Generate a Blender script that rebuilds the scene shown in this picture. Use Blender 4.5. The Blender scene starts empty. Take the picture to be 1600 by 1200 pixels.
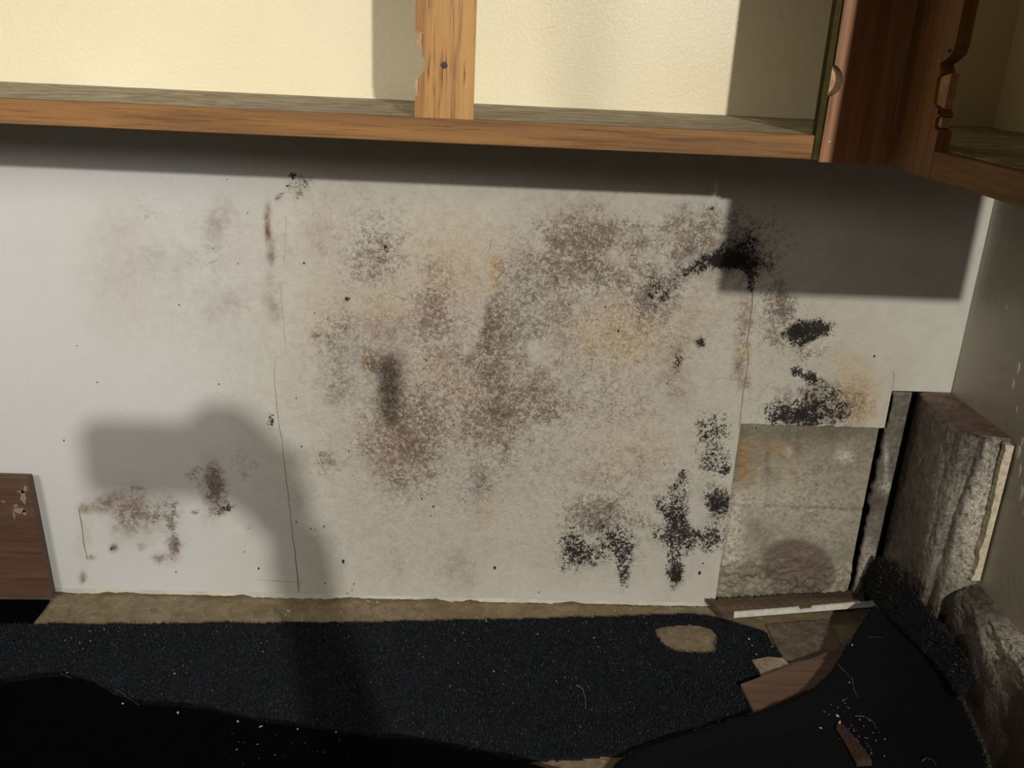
import bpy, bmesh, math, random
import numpy as np
from mathutils import Vector, Matrix, noise as mnoise
random.seed(7)
RNG = np.random.default_rng(11)
SC = bpy.context.scene
COL = SC.collection

# ------------------------------------------------------------------ camera
CAM = np.array([0.0, -1.6413, 1.09])
CF = np.array([0.04629649, 0.93685157, -0.34664934])
CR = np.array([0.99839709, -0.0320867, 0.04662291])
CU = np.array([-0.03255592, 0.34825217, 0.93683539])
FPX = 1450.0
cd = bpy.data.cameras.new('camera'); cam = bpy.data.objects.new('camera', cd); COL.objects.link(cam)
cd.sensor_fit = 'HORIZONTAL'; cd.sensor_width = 36.0; cd.lens = FPX * 36 / 1600
cd.clip_start = 0.05; cd.clip_end = 50
M = Matrix.Identity(4)
for i in range(3):
    M[i][0] = CR[i]; M[i][1] = CU[i]; M[i][2] = -CF[i]; M[i][3] = CAM[i]
cam.matrix_world = M
SC.camera = cam

# ------------------------------------------------------------------ light and exposure
SC.view_settings.view_transform = 'Standard'; SC.view_settings.look = 'None'
SC.view_settings.gamma = 1.0; SC.view_settings.use_curve_mapping = False
SC.view_settings.exposure = 0.0
w = bpy.data.worlds.new('world'); SC.world = w; w.use_nodes = True
w.node_tree.nodes['Background'].inputs[0].default_value = (1.0, 0.86, 0.68, 1)
w.node_tree.nodes['Background'].inputs[1].default_value = 0.12

def lamp(name, kind, loc, target, power, col, **k):
    ld = bpy.data.lights.new(name, kind); lo = bpy.data.objects.new(name, ld); COL.objects.link(lo)
    lo.location = loc; ld.energy = power; ld.color = col
    lo.rotation_euler = (Vector(target) - Vector(loc)).to_track_quat('-Z', 'Y').to_euler()
    for a, b in k.items(): setattr(ld, a, b)
    return lo
LP = (0.85, -3.8, 2.02)
lamp('work_light', 'SPOT', LP, (0.20, 0, 0.95), 400, (1.0, 0.945, 0.845), spot_size=math.radians(54), spot_blend=0.75, shadow_soft_size=0.034)
lamp('room_light', 'SPOT', (-1.15, -1.95, 1.50), (-.50, 0, .50), 84, (1.0, 0.93, 0.82), spot_size=math.radians(66), spot_blend=1.0, shadow_soft_size=0.25)
lamp('window_light', 'SPOT', (-2.3, -1.8, 1.41), (-1.46, 0, 0.72), 95, (0.60, 0.75, 1.0), spot_size=math.radians(29), spot_blend=1.0, shadow_soft_size=0.10)

# ------------------------------------------------------------------ helpers
def chart(x, y, z):
    vx = x - CAM[0]; vy = y - CAM[1]; vz = z - CAM[2]
    d = vx*CF[0] + vy*CF[1] + vz*CF[2]
    return 800 + FPX*(vx*CR[0] + vy*CR[1] + vz*CR[2])/d, 600 - FPX*(vx*CU[0] + vy*CU[1] + vz*CU[2])/d
def at(px, py, axis, v):
    D = CF + (px-800)/FPX*CR + (600-py)/FPX*CU
    t = (v - CAM[axis])/D[axis]
    return CAM + t*D
def fl(px, py, z=0.0): return at(px, py, 2, z)

def tag(o, label=None, cat=None, group=None, kind=None):
    if label: o['label'] = label
    if cat: o['category'] = cat
    if group: o['group'] = group
    if kind: o['kind'] = kind
    return o
def empty(name, loc=(0, 0, 0)):
    o = bpy.data.objects.new(name, None); o.location = loc; o.empty_display_size = .05; COL.objects.link(o); return o
def link(name, me, mat, parent=None, smooth=False):
    o = bpy.data.objects.new(name, me); COL.objects.link(o)
    if mat: me.materials.append(mat)
    if parent is not None:
        me.transform(Matrix.Translation(-Vector(parent.location))); o.parent = parent
    if smooth:
        me.polygons.foreach_set('use_smooth', [True]*len(me.polygons))
    me.update()
    return o
def from_bm(name, bm, mat, parent=None, smooth=False):
    me = bpy.data.meshes.new(name); bmesh.ops.recalc_face_normals(bm, faces=bm.faces); bm.to_mesh(me); bm.free()
    return link(name, me, mat, parent, smooth)
def bm_box(bm, x0, x1, y0, y1, z0, z1, rot=None, pivot=None):
    vs = [bm.verts.new(p) for p in [(x0,y0,z0),(x1,y0,z0),(x1,y1,z0),(x0,y1,z0),(x0,y0,z1),(x1,y0,z1),(x1,y1,z1),(x0,y1,z1)]]
    for f in [(0,1,2,3),(4,5,6,7),(0,1,5,4),(1,2,6,5),(2,3,7,6),(3,0,4,7)]: bm.faces.new([vs[i] for i in f])
    return vs
def box(name, x0, x1, y0, y1, z0, z1, mat, parent=None, bev=0.0012):
    bm = bmesh.new(); bm_box(bm, x0, x1, y0, y1, z0, z1)
    if bev: bmesh.ops.bevel(bm, geom=bm.edges[:], offset=bev, segments=2, affect='EDGES', profile=.6)
    return from_bm(name, bm, mat, parent)
def prism(name, pts, vec, mat, parent=None, bev=0):
    """closed outline pts (3d) extruded along vec"""
    bm = bmesh.new(); v = Vector(vec)
    a = [bm.verts.new(p) for p in pts]; b = [bm.verts.new(Vector(p)+v) for p in pts]
    n = len(pts)
    bm.faces.new(a); bm.faces.new(b[::-1])
    for i in range(n): bm.faces.new([a[i], a[(i+1) % n], b[(i+1) % n], b[i]])
    if bev: bmesh.ops.bevel(bm, geom=bm.edges[:], offset=bev, segments=1, affect='EDGES')
    bm.normal_update(); bmesh.ops.triangulate(bm, faces=[f for f in bm.faces if len(f.verts) > 4], ngon_method='EAR_CLIP')
    return from_bm(name, bm, mat, parent)
def np_mesh(name, V, Fq):
    me = bpy.data.meshes.new(name)
    k = Fq.shape[1]
    me.vertices.add(len(V)); me.vertices.foreach_set('co', V.astype(np.float32).ravel())
    me.loops.add(Fq.size); me.loops.foreach_set('vertex_index', Fq.astype(np.int32).ravel())
    me.polygons.add(len(Fq)); me.polygons.foreach_set('loop_start', (np.arange(len(Fq))*k).astype(np.int32))
    me.update(calc_edges=True); me.validate()
    return me
def grid_faces(nu, nv):
    i = np.arange(nu-1)[:, None]*nv + np.arange(nv-1)[None, :]
    return np.stack([i, i+nv, i+nv+1, i+1], -1).reshape(-1, 4)
def vnoise(x, y, seed):
    r = np.random.default_rng(seed).random((256, 256))
    xi = np.floor(x).astype(int); yi = np.floor(y).astype(int); fx = x-xi; fy = y-yi
    fx = fx*fx*(3-2*fx); fy = fy*fy*(3-2*fy); g = lambda a, b: r[a % 256, b % 256]
    return (g(xi, yi)*(1-fx)+g(xi+1, yi)*fx)*(1-fy) + (g(xi, yi+1)*(1-fx)+g(xi+1, yi+1)*fx)*fy
def fbm(x, y, seed, o=4):
    s = 0; a = 1; t = 0
    for k in range(o):
        s = s + a*(vnoise(x*2**k+17.3*k, y*2**k+5.1*k, seed+k)-.5); t += a; a *= .55
    return s/t*2
def tube(bm, pts, r, n=6, taper=1.0):
    rings = []
    for i, p in enumerate(pts):
        p = Vector(p); d = (Vector(pts[min(i+1, len(pts)-1)])-Vector(pts[max(i-1, 0)])).normalized()
        a = d.orthogonal().normalized(); b = d.cross(a)
        rr = r*(1+(taper-1)*i/(len(pts)-1))
        rings.append([bm.verts.new(p+rr*(math.cos(2*math.pi*k/n)*a+math.sin(2*math.pi*k/n)*b)) for k in range(n)])
    for i in range(len(rings)-1):
        for k in range(n): bm.faces.new([rings[i][k], rings[i][(k+1) % n], rings[i+1][(k+1) % n], rings[i+1][k]])
    bm.faces.new(rings[0]); bm.faces.new(rings[-1][::-1])

# ------------------------------------------------------------------ materials
class N:
    def __init__(s, name):
        s.m = bpy.data.materials.new(name); s.m.use_nodes = True; s.t = s.m.node_tree; s.b = s.t.nodes['Principled BSDF']
        s.co = s.t.nodes.new('ShaderNodeTexCoord').outputs['Object']
    def new(s, t): return s.t.nodes.new(t)
    def set(s, sock, v):
        if isinstance(v, bpy.types.NodeSocket): s.t.links.new(v, sock)
        else:
            if hasattr(sock.default_value, '__len__') and len(sock.default_value) == 4 and len(v) == 3: v = (*v, 1)
            sock.default_value = v
    def map(s, sc=(1, 1, 1), v=None, loc=(0, 0, 0)):
        n = s.new('ShaderNodeMapping'); s.set(n.inputs[0], v or s.co); n.inputs['Scale'].default_value = sc; n.inputs['Location'].default_value = loc; return n.outputs[0]
    def noise(s, scale, detail=4, rough=.6, dist=0, v=None):
        n = s.new('ShaderNodeTexNoise'); s.set(n.inputs['Vector'], v or s.co); n.inputs['Scale'].default_value = scale
        n.inputs['Detail'].default_value = detail; n.inputs['Roughness'].default_value = rough; n.inputs['Distortion'].default_value = dist
        return n.outputs[0]
    def voro(s, scale, v=None, feat='F1', out=0):
        n = s.new('ShaderNodeTexVoronoi'); n.feature = feat; s.set(n.inputs['Vector'], v or s.co); n.inputs['Scale'].default_value = scale; return n.outputs[out]
    def math(s, op, a, b=0.0, c=None, clamp=False):
        n = s.new('ShaderNodeMath'); n.operation = op; n.use_clamp = clamp; s.set(n.inputs[0], a); s.set(n.inputs[1], b)
        if c is not None: s.set(n.inputs[2], c)
        return n.outputs[0]
    def ramp(s, f, a, b, lo=0.0, hi=1.0):
        n = s.new('ShaderNodeMapRange'); n.interpolation_type = 'SMOOTHSTEP'; s.set(n.inputs[0], f)
        for i, v in enumerate((a, b, lo, hi)): s.set(n.inputs[i+1], v)
        return n.outputs[0]
    def mix(s, f, a, b, mode='MIX'):
        n = s.new('ShaderNodeMix'); n.data_type = 'RGBA'; n.blend_type = mode; s.set(n.inputs[0], f); s.set(n.inputs[6], a); s.set(n.inputs[7], b); return n.outputs[2]
    def attr(s, name):
        n = s.new('ShaderNodeAttribute'); n.attribute_name = name
        p = s.new('ShaderNodeSeparateColor'); s.t.links.new(n.outputs['Color'], p.inputs[0]); return p.outputs[0], p.outputs[1], p.outputs[2]
    def bump(s, h, strength=.3, dist=.002, nrm=None):
        n = s.new('ShaderNodeBump'); s.set(n.inputs['Height'], h); s.set(n.inputs['Strength'], strength); n.inputs['Distance'].default_value = dist
        if nrm is not None: s.set(n.inputs['Normal'], nrm)
        return n.outputs[0]
    def done(s, col, rough=.7, nrm=None, spec=.5):
        s.set(s.b.inputs['Base Color'], col); s.set(s.b.inputs['Roughness'], rough); s.b.inputs['Specular IOR Level'].default_value = spec
        if nrm is not None: s.set(s.b.inputs['Normal'], nrm)
        return s.m

def oak(name, axis, light=(.55, .235, .062), dark=(.29, .10, .023), pores=1.0, rough=.42):
    n = N(name); st = [1, 1, 1]; st[axis] = .045
    v = n.map(tuple(st)); big = n.noise(26, 4, .55, .8, v=v)
    st2 = [1, 1, 1]; st2[axis] = .03; v2 = n.map(tuple(st2)); fine = n.noise(420, 3, .6, 0, v=v2)
    mid = n.noise(120, 3, .6, .3, v=v)
    c = n.mix(n.ramp(big, .32, .68), light, dark)
    c = n.mix(n.math('MULTIPLY', n.ramp(mid, .52, .66), .55), c, tuple(a*.55 for a in dark))
    c = n.mix(n.math('MULTIPLY', n.ramp(fine, .56, .70), .6*pores), c, (.085, .028, .008))
    c = n.mix(n.math('MULTIPLY', n.ramp(n.noise(9, 5, .6), .5, .8), .22), c, (.20, .12, .06))
    return n.done(c, n.ramp(fine, .3, .7, rough, rough+.2), n.bump(fine, .35, .0006))
M_oakv = oak('oak_upright_grain', 2, (.49, .26, .070), (.30, .13, .027), 1.6)
M_oakh = oak('oak_level_grain', 0, (.275, .128, .031), (.15, .064, .013), 1.0, .55)
M_oaky = oak('oak_return_grain', 1, (.275, .128, .031), (.15, .064, .013), 1.0, .55)
M_red = oak('red_stained_wood', 2, (.37, .175, .075), (.20, .080, .026), .8)
def plain(name, col, rough=.7, sc=40, var=.25, bump=.1, bsc=150, spec=.5):
    n = N(name); a = n.noise(sc, 5, .6); c = n.mix(n.ramp(a, .3, .7), tuple(x*(1-var) for x in col), tuple(min(1, x*(1+var*.6)) for x in col))
    return n.done(c, rough, n.bump(n.noise(bsc, 4, .6), bump, .002), spec)
M_ret = oak('dark_return_oak', 2, (.27, .125, .042), (.15, .06, .018), 1.0, .5)
M_pale = plain('raw_pale_wood', (.50, .29, .15), .8, 60, .3)
M_gap = plain('dark_gap', (.012, .009, .007), .9)
M_olive = plain('olive_painted_edge', (.05, .04, .014), .95, spec=.1)
M_steel = plain('dark_screw_steel', (.035, .035, .045), .35)
M_creamstrip = plain('chipped_cream_paint', (.60, .53, .38), .6, 120, .3, .5, 300)
M_bwood = oak('brown_panel_wood', 0, (.115, .060, .038), (.075, .038, .024), .5, .5)
M_plank = oak('reddish_plank_wood', 0, (.18, .108, .075), (.115, .066, .046), .4, .6)
M_screen = plain('phone_glass', (.01, .01, .012), .1)
M_skin = plain('skin', (.45, .24, .16), .5)
M_sleeve = plain('sleeve_cloth', (.03, .035, .05), .9)

# cream inside of the cabinet
n = N('cream_cabinet_paint')
g = n.noise(3, 4, .5); tx = n.noise(170, 5, .6, .6)
c = n.mix(n.ramp(g, .35, .7), (.78, .715, .50), (.82, .765, .575))
c = n.mix(n.math('MULTIPLY', n.ramp(n.noise(14, 6, .7, 1.2), .66, .74), .25), c, (.36, .30, .2))
M_cream = n.done(c, .36, n.bump(tx, .3, .0025), .4)
# dusty shelf
n = N('dusty_shelf')
v = n.map((.35, 1, 1)); a = n.noise(55, 6, .65, .6, v=v); b = n.noise(12, 4, .6, v=v)
c = n.mix(n.ramp(a, .38, .62), (.19, .15, .10), (.50, .45, .34)); c = n.mix(n.ramp(b, .35, .7, 0, .6), c, (.27, .225, .15))
M_shelf = n.done(c, .8, n.bump(a, .2, .001))
# moulded drywall
def drywall(name):
    n = N(name)
    sp, pk, bk = n.attr('stain_a'); ye, gy, sm = n.attr('stain_b'); tone, lum, br = n.attr('stain_c')
    n1 = n.noise(160, 5, .62, 1.1); n2 = n.noise(60, 6, .68, .7); n3 = n.noise(20, 5, .6, .5); n4 = n.noise(420, 3, .6, .6)
    c = n.mix(tone, (.600, .618, .625), (.535, .520, .465))
    c = n.mix(n.math('MULTIPLY', n.ramp(n3, .35, .7), n.math('MULTIPLY', tone, .38)), c, (.42, .405, .355))
    c = n.mix(n.math('MULTIPLY', lum, n.ramp(n2, .3, .7, .15, .62)), c, (.36, .305, .255))
    f = n.math('MULTIPLY', pk, n.ramp(n2, .25, .65, .55, 1.45), clamp=True); c = n.mix(f, c, (.245, .180, .158))
    f = n.math('MULTIPLY', ye, n.ramp(n2, .3, .65, .6, 1.3), clamp=True); c = n.mix(f, c, (.46, .33, .155))
    f = n.math('MULTIPLY', gy, n.ramp(n2, .3, .65, .7, 1.4), clamp=True); c = n.mix(f, c, (.235, .225, .215))
    f = n.math('MULTIPLY', br, n.ramp(n2, .3, .65, .6, 1.4), clamp=True); c = n.mix(f, c, (.155, .092, .055))
    cr = n.math('MULTIPLY', n.ramp(n1, .48, .60), n.math('MULTIPLY', lum, .62)); c = n.mix(cr, c, (.56, .515, .425))
    q = n.math('ADD', n.math('MULTIPLY', n.math('SUBTRACT', .5, n1), 3.2), n.math('MULTIPLY', n.math('SUBTRACT', n2, .5), 1.8))
    q = n.math('ADD', q, n.math('MULTIPLY', sp, 1.25))
    f = n.math('MULTIPLY', n.ramp(q, .30, 1.25), n.ramp(sp, .03, .65, .22, .80)); c = n.mix(f, c, (.165, .125, .102))
    q = n.math('ADD', n.math('MULTIPLY', n.math('SUBTRACT', .5, n.noise(290, 4, .6, .6)), 5.0), n.math('MULTIPLY', n.math('SUBTRACT', n2, .5), 2.0))
    q = n.math('ADD', q, n.math('MULTIPLY', sp, 1.1))
    f = n.math('MULTIPLY', n.ramp(q, .85, 1.35), n.ramp(sp, .05, .5, .05, .70)); c = n.mix(f, c, (.085, .062, .052))
    f = n.math('MULTIPLY', sm, n.ramp(n1, .3, .7, 1.25, .95), clamp=True); c = n.mix(f, c, (.040, .027, .021))
    n5 = n.noise(150, 5, .66, 1.3)
    q = n.math('ADD', n.math('MULTIPLY', n.math('SUBTRACT', .5, n5), 6.0), n.math('MULTIPLY', n.math('SUBTRACT', n2, .5), 2.8))
    q = n.math('ADD', q, n.math('MULTIPLY', bk, 2.15))
    f = n.math('MULTIPLY', n.ramp(q, .80, 1.65), n.ramp(bk, .04, .40, 0, .96)); c = n.mix(f, c, (.010, .008, .0075))
    h = n.math('MULTIPLY', n1, n.math('ADD', n.math('MULTIPLY', lum, 1.0), .04))
    nb = n.bump(h, .8, .003); nb = n.bump(n4, .12, .0006, nb)
    return n.done(c, n.ramp(n2, .3, .7, .62, .9), nb, .16)
M_dry = drywall('mouldy_white_drywall')
# masonry behind
def masonry(name, base, dark, wet=.35):
    n = N(name); sp, pk, bk = n.attr('stain_a'); ye, gy, sm = n.attr('stain_b')
    a = n.noise(38, 8, .7, .8); b = n.noise(9, 5, .6, .4); v = n.noise(150, 5, .65, .5)
    c = n.mix(n.ramp(a, .34, .66), dark, base); c = n.mix(n.ramp(b, .4, .7, 0, .35), c, tuple(x*.6 for x in base))
    c = n.mix(n.math('MULTIPLY', ye, n.ramp(a, .3, .6)), c, (.27, .155, .05))
    c = n.mix(n.math('MULTIPLY', pk, .9), c, (.115, .078, .060))
    c = n.mix(n.math('MULTIPLY', gy, n.ramp(v, .3, .6)), c, (.58, .54, .46))
    c = n.mix(n.math('MULTIPLY', sm, .8), c, (.03, .022, .016))
    c = n.mix(n.math('MULTIPLY', n.ramp(v, .63, .7), .5), c, (.45, .42, .36))
    h = n.math('ADD', n.math('MULTIPLY', a, 1.2), n.math('ADD', v, n.math('MULTIPLY', n.voro(110), .9)))
    return n.done(c, n.ramp(b, .3, .7, wet, wet+.3), n.bump(h, .5, .0028), .5)
M_block = masonry('stained_cement_block', (.33, .30, .225), (.185, .165, .12), .5)
M_rubble = masonry('wet_rough_plaster', (.150, .128, .100), (.035, .026, .019), .10)
M_ptop = masonry('brown_plaster_top', (.17, .105, .078), (.08, .045, .03), .5)
M_stud = masonry('greasy_grey_stud', (.17, .155, .125), (.10, .09, .07), .3)
# right wall
n = N('grey_green_gloss_wall')
a = n.noise(6, 5, .6, .4); b = n.noise(28, 4, .6, 1.0)
c = n.mix(n.ramp(a, .3, .7), (.42, .385, .315), (.50, .46, .38))
M_rw = n.done(c, .38, n.bump(n.math('ADD', n.math('MULTIPLY', b, .4), n.math('MULTIPLY', n.noise(160, 4, .6), .15)), .3, .008), .5)
# floor
n = N('dusty_concrete_floor')
a = n.noise(30, 8, .7, .8); b = n.noise(5, 4, .6); v = n.noise(170, 5, .7)
c = n.mix(n.ramp(a, .3, .7), (.15, .115, .066), (.29, .235, .148)); c = n.mix(n.ramp(b, .45, .65, 0, .55), c, (.20, .13, .06))
c = n.mix(n.ramp(v, .62, .7, 0, .8), c, (.07, .05, .03)); c = n.mix(n.ramp(n.noise(110, 4, .6), .64, .7, 0, .6), c, (.55, .48, .36))
M_floor = n.done(c, .85, n.bump(n.math('ADD', a, v), .5, .003))
# carpet
def carpet(name, c0, c1):
    n = N(name); a = n.noise(330, 3, .7); b = n.noise(7, 4, .6)
    c = n.mix(n.ramp(a, .35, .7), c0, c1); c = n.mix(n.ramp(b, .4, .7, 0, .5), c, tuple(x*.7 for x in c0))
    return n.done(c, 1.0, n.bump(a, .8, .004), .15)
M_carpet = carpet('navy_black_carpet', (.007, .008, .010), (.022, .025, .032))
M_back = carpet('black_carpet_backing', (.0028, .0036, .0050), (.0056, .0072, .0095))
n = N('carpet_pile')
oi = n.new('ShaderNodeAttribute'); oi.attribute_name = 'tuft'; 
M_pile = n.done(oi.outputs['Color'], 1.0, None, .1)
M_blk = plain('near_black', (.0014, .0014, .0016), 1.0, spec=0.03)  # near-black; colours the flap and the painted shade below the left board
M_fringe = plain('grey_fringe', (.055, .05, .042), .9)
M_fluff = plain('dusty_brown_fluff', (.10, .078, .055), .95)
M_chip = plain('plaster_chip', (.50, .46, .39), .8)
M_chipb = plain('brown_chip', (.22, .14, .08), .8)
M_ceil = plain('ceiling_paint', (.6, .58, .52), .9)
M_white = plain('chipped_white_paint', (.66, .65, .60), .45, 70, .15, .4, 120)
M_rot = oak('rotted_brown_wood', 0, (.13, .085, .05), (.05, .03, .018), 1.0, .8)
M_tape = plain('paper_joint_tape', (.50, .48, .42), .8, 20, .15)
M_tile = masonry('torn_beige_sheet', (.33, .27, .20), (.20, .155, .11), .6)

M_oldf = masonry('old_brown_flooring', (.19, .145, .105), (.085, .062, .045), .6)

# ------------------------------------------------------------------ stain map (where the mould really sits on the wall)
def blobs(px, py, lst):
    out = np.zeros_like(px)
    for b in lst:
        cx, cy, rx, ry, s = b[:5]; a = math.radians(b[5]) if len(b) > 5 else 0
        p = b[6] if len(b) > 6 else 2.6
        dx = px-cx; dy = py-cy; u = (dx*math.cos(a)+dy*math.sin(a))/rx; v = (-dx*math.sin(a)+dy*math.cos(a))/ry
        r = np.sqrt(u*u+v*v); out = 1-(1-out)*(1-s*np.exp(-.8*r**p))
    return out
def boxes(lst):   # (x0,x1,y0,y1,s[,rot]) -> blobs
    return [((a+b)/2, (c+d)/2, (b-a)/2*1.12, (d-c)/2*1.12, s, *r) for a, b, c, d, s, *r in lst]
PINK = boxes([(655,715,410,550,.55),(560,650,485,535,.42),(755,800,475,575,.6),(573,670,617,750,.62),(600,665,690,752,.45),(733,762,730,783,.8),(677,783,567,650,.38),
  (850,957,330,413,.42),(1050,1083,323,367,.5),(857,890,460,520,.65),(850,883,397,430,.5),(817,860,573,613,.55),(750,770,480,547,.6),(1048,1068,540,582,.6),
  (1037,1083,580,627,.45),(750,792,580,650,.35),(950,1000,380,413,.3),(1153,1173,460,520,.6),(1147,1167,540,592,.75),(1150,1170,590,610,.4),
  (800,1120,340,600,.26),(560,900,480,720,.20),(327,360,317,385,.25),(320,375,455,500,.22),(225,290,385,420,.16),(200,420,300,480,.14),(140,210,330,500,.10),(455,600,290,420,.14),
  (176,222,770,833,.6),(320,348,730,805,.6),(215,240,780,840,.5),(217,226,850,862,.5),(262,280,845,875,.75),(240,258,868,879,.6),(904,940,735,756,.4),(990,1010,700,760,.2),
  (700,740,860,910,.25),(600,640,860,900,.2),(480,520,340,400,.15),(417,437,460,500,.35),(720,800,640,700,.35),(830,880,600,640,.3)])
BROWN = boxes([(414,422,322,345,.75),(415,423,345,378,.9),(419,430,378,410,.85),(565,590,546,582,.85),(585,628,553,580,.6),(140,185,776,798,.65,-15),(125,136,788,800,.7),
  (767,787,402,420,.35),(1320,1350,600,665,.25),(172,182,852,862,.8),(124,134,896,910,.8),(138,148,868,874,.6),(1100,1180,360,430,.35),(1140,1230,330,400,.25),(768,775,500,540,.4),
  (488,502,520,528,.7)])
SPECK = boxes([(533,653,340,457,.50),(640,720,400,560,.42),(840,1120,330,450,.42),(850,960,325,420,.3),(770,870,400,560,.40),(740,800,470,640,.42),(580,860,560,700,.34),(560,660,610,750,.42),
  (850,1090,420,620,.30),(997,1052,430,498,.48),(507,547,588,632,.40),(490,530,698,737,.40),(1186,1243,450,510,.62),(1177,1222,516,540,.5),(1216,1290,538,566,.5),
  (892,976,786,836,.62),(740,830,650,720,.35),(650,690,640,740,.4),(600,680,730,770,.25),(480,560,470,580,.28),(870,1100,640,800,.16),(460,1100,680,900,.10),
  (262,276,790,836,.7),(225,275,782,822,.6),(176,228,775,830,.45),(196,237,755,768,.55),(290,320,730,760,.3),(322,350,728,805,.72),(340,362,786,802,.8),(300,312,797,805,.7),
  (430,445,300,310,.6,-30),(445,486,270,312,.5),(360,400,700,745,.35),(262,282,842,876,.6),(1140,1160,320,420,.5),(1060,1140,320,400,.35),(1167,1233,330,447,.42),(200,260,300,350,.24),
  (290,360,330,440,.20),(320,345,400,430,.3),(235,260,430,450,.2),(370,390,480,496,.35),(480,640,280,340,.12),(1216,1230,430,470,.3),(1190,1320,600,664,.55),(1150,1172,455,600,.4),
  (1288,1384,590,667,.25),(905,1130,700,900,.12),(680,760,860,905,.2),(700,770,730,790,.28),(466,480,560,700,.12),(500,560,480,540,.2),(925,1000,600,660,.2),(780,900,600,660,.3)])
BLACK = boxes([(1077,1112,404,424,.85,-12),(1108,1178,393,419,1.0,6),(1120,1170,398,415,1.0),(1168,1182,408,455,.85,6),(1131,1170,372,396,.62),(1058,1084,418,432,.55,-25),(1158,1180,350,400,.5),
  (1160,1172,418,436,.6),(1172,1215,360,440,.33),(1087,1101,527,544,.98),(1052,1066,547,582,.6),(1036,1046,592,604,.55),(1108,1118,322,332,.6),(1000,1056,428,500,.30),
  (1228,1292,502,535,1.0,-12),(1232,1262,508,532,1.0),(1272,1300,505,520,.9),(1276,1287,498,505,.7),(1236,1258,573,583,.9,15),(1238,1250,580,592,.75,50),(1255,1281,586,600,.95,10),(1262,1278,576,588,.35),
  (1196,1234,626,662,.62),(1238,1292,618,664,.80),(1240,1276,640,662,1.0),(1286,1330,614,664,.62),(1262,1310,600,620,.45),(1200,1245,640,664,.6),
  (1086,1141,645,700,.58),(1090,1140,700,740,.58),(1128,1142,728,742,.8),(1048,1076,741,776,.62),(1062,1072,735,750,.7),(1027,1069,774,808,.68),(1100,1137,762,804,.80),(1112,1140,770,800,.7),(1036,1080,812,864,.82),
  (1044,1074,790,830,.7),(1084,1134,820,862,.72),(1043,1067,868,914,.80),(1046,1064,886,912,.7),(1020,1030,828,846,.7),(1036,1046,712,742,.4),(985,1030,814,824,.42,8),(1022,1034,774,796,.5),
  (871,912,826,884,.66),(892,940,852,886,.70),(934,976,828,862,.62),(958,994,836,890,.66),(966,984,880,917,.62),(876,884,880,902,.4),(900,975,800,830,.38),(1070,1086,800,850,.5),
  (449,464,271,277,.9),(456,461,277,284,.8),(446,452,290,294,.7),(430,442,302,306,.6,-25),(472,484,276,296,.5),(417,428,645,668,.62),(425,429,648,660,.8),(262,275,868,876,.4),
  (340,346,797,802,.8),(354,360,788,800,.85),(346,352,790,794,.7),(302,310,798,803,.7),(448,453,300,306,.5),(600,607,388,394,.9),(538,546,464,470,.95),(1010,1060,430,470,.3),(820,850,370,382,.35)])
YELLOW = boxes([(903,1040,478,566,.52),(767,783,402,420,.95),(762,776,420,460,.6),(640,790,360,470,.30),(560,640,450,500,.32),(470,540,450,540,.24),(1290,1384,572,667,.42),(1312,1360,590,660,.5),
  (720,760,590,620,.3),(1155,1172,535,560,.45),(180,330,470,530,.10),(140,240,340,490,.12),(740,770,780,820,.35),(640,700,540,600,.2),(488,502,520,528,.9),(1040,1150,440,520,.16),(420,700,290,420,.08),
  (1300,1340,548,566,.3),(560,720,620,720,.15),(900,1060,640,760,.18),(120,140,800,870,.3)])
GREY = boxes([(510,567,515,590,.50),(505,550,585,635,.55),(793,862,423,533,.40),(540,620,380,460,.25),(490,540,695,740,.25),(470,560,800,900,.10),(1286,1312,595,622,.45),(1228,1330,600,664,.28),
  (235,275,780,830,.35),(560,760,700,920,.14),(860,1000,820,890,.16),(1040,1135,770,860,.22),(1096,1112,700,740,.2),(417,427,420,450,.4),(700,900,700,780,.18),(1100,1160,320,420,.25),(300,420,500,560,.05),
  (1070,1180,390,430,.5),(780,870,370,450,.25)])
SMUDGE = boxes([(590,628,556,612,.78),(592,625,600,650,.70),(600,622,640,665,.5),(1110,1178,396,418,.85),(1136,1172,372,400,.5),(756,768,480,545,.35),(1232,1268,506,532,.6),(1046,1066,886,912,.4),
  (1110,1136,772,800,.45),(630,660,690,730,.25)])
CLEAN = boxes([(822,856,532,566,.95),(828,856,370,392,.8),(610,680,420,455,.55),(1085,1150,540,600,.85),(1072,1102,784,823,1.0),(690,760,290,370,.6),(945,975,398,420,.5),(640,760,300,380,.4),(640,780,372,400,.3),
  (1085,1150,600,640,.5),(1080,1124,868,940,.7),(745,758,440,540,.55,12),(550,565,370,400,.2),(700,726,470,520,.1),(930,1000,325,340,.3)])
SEAMX = .527
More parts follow.
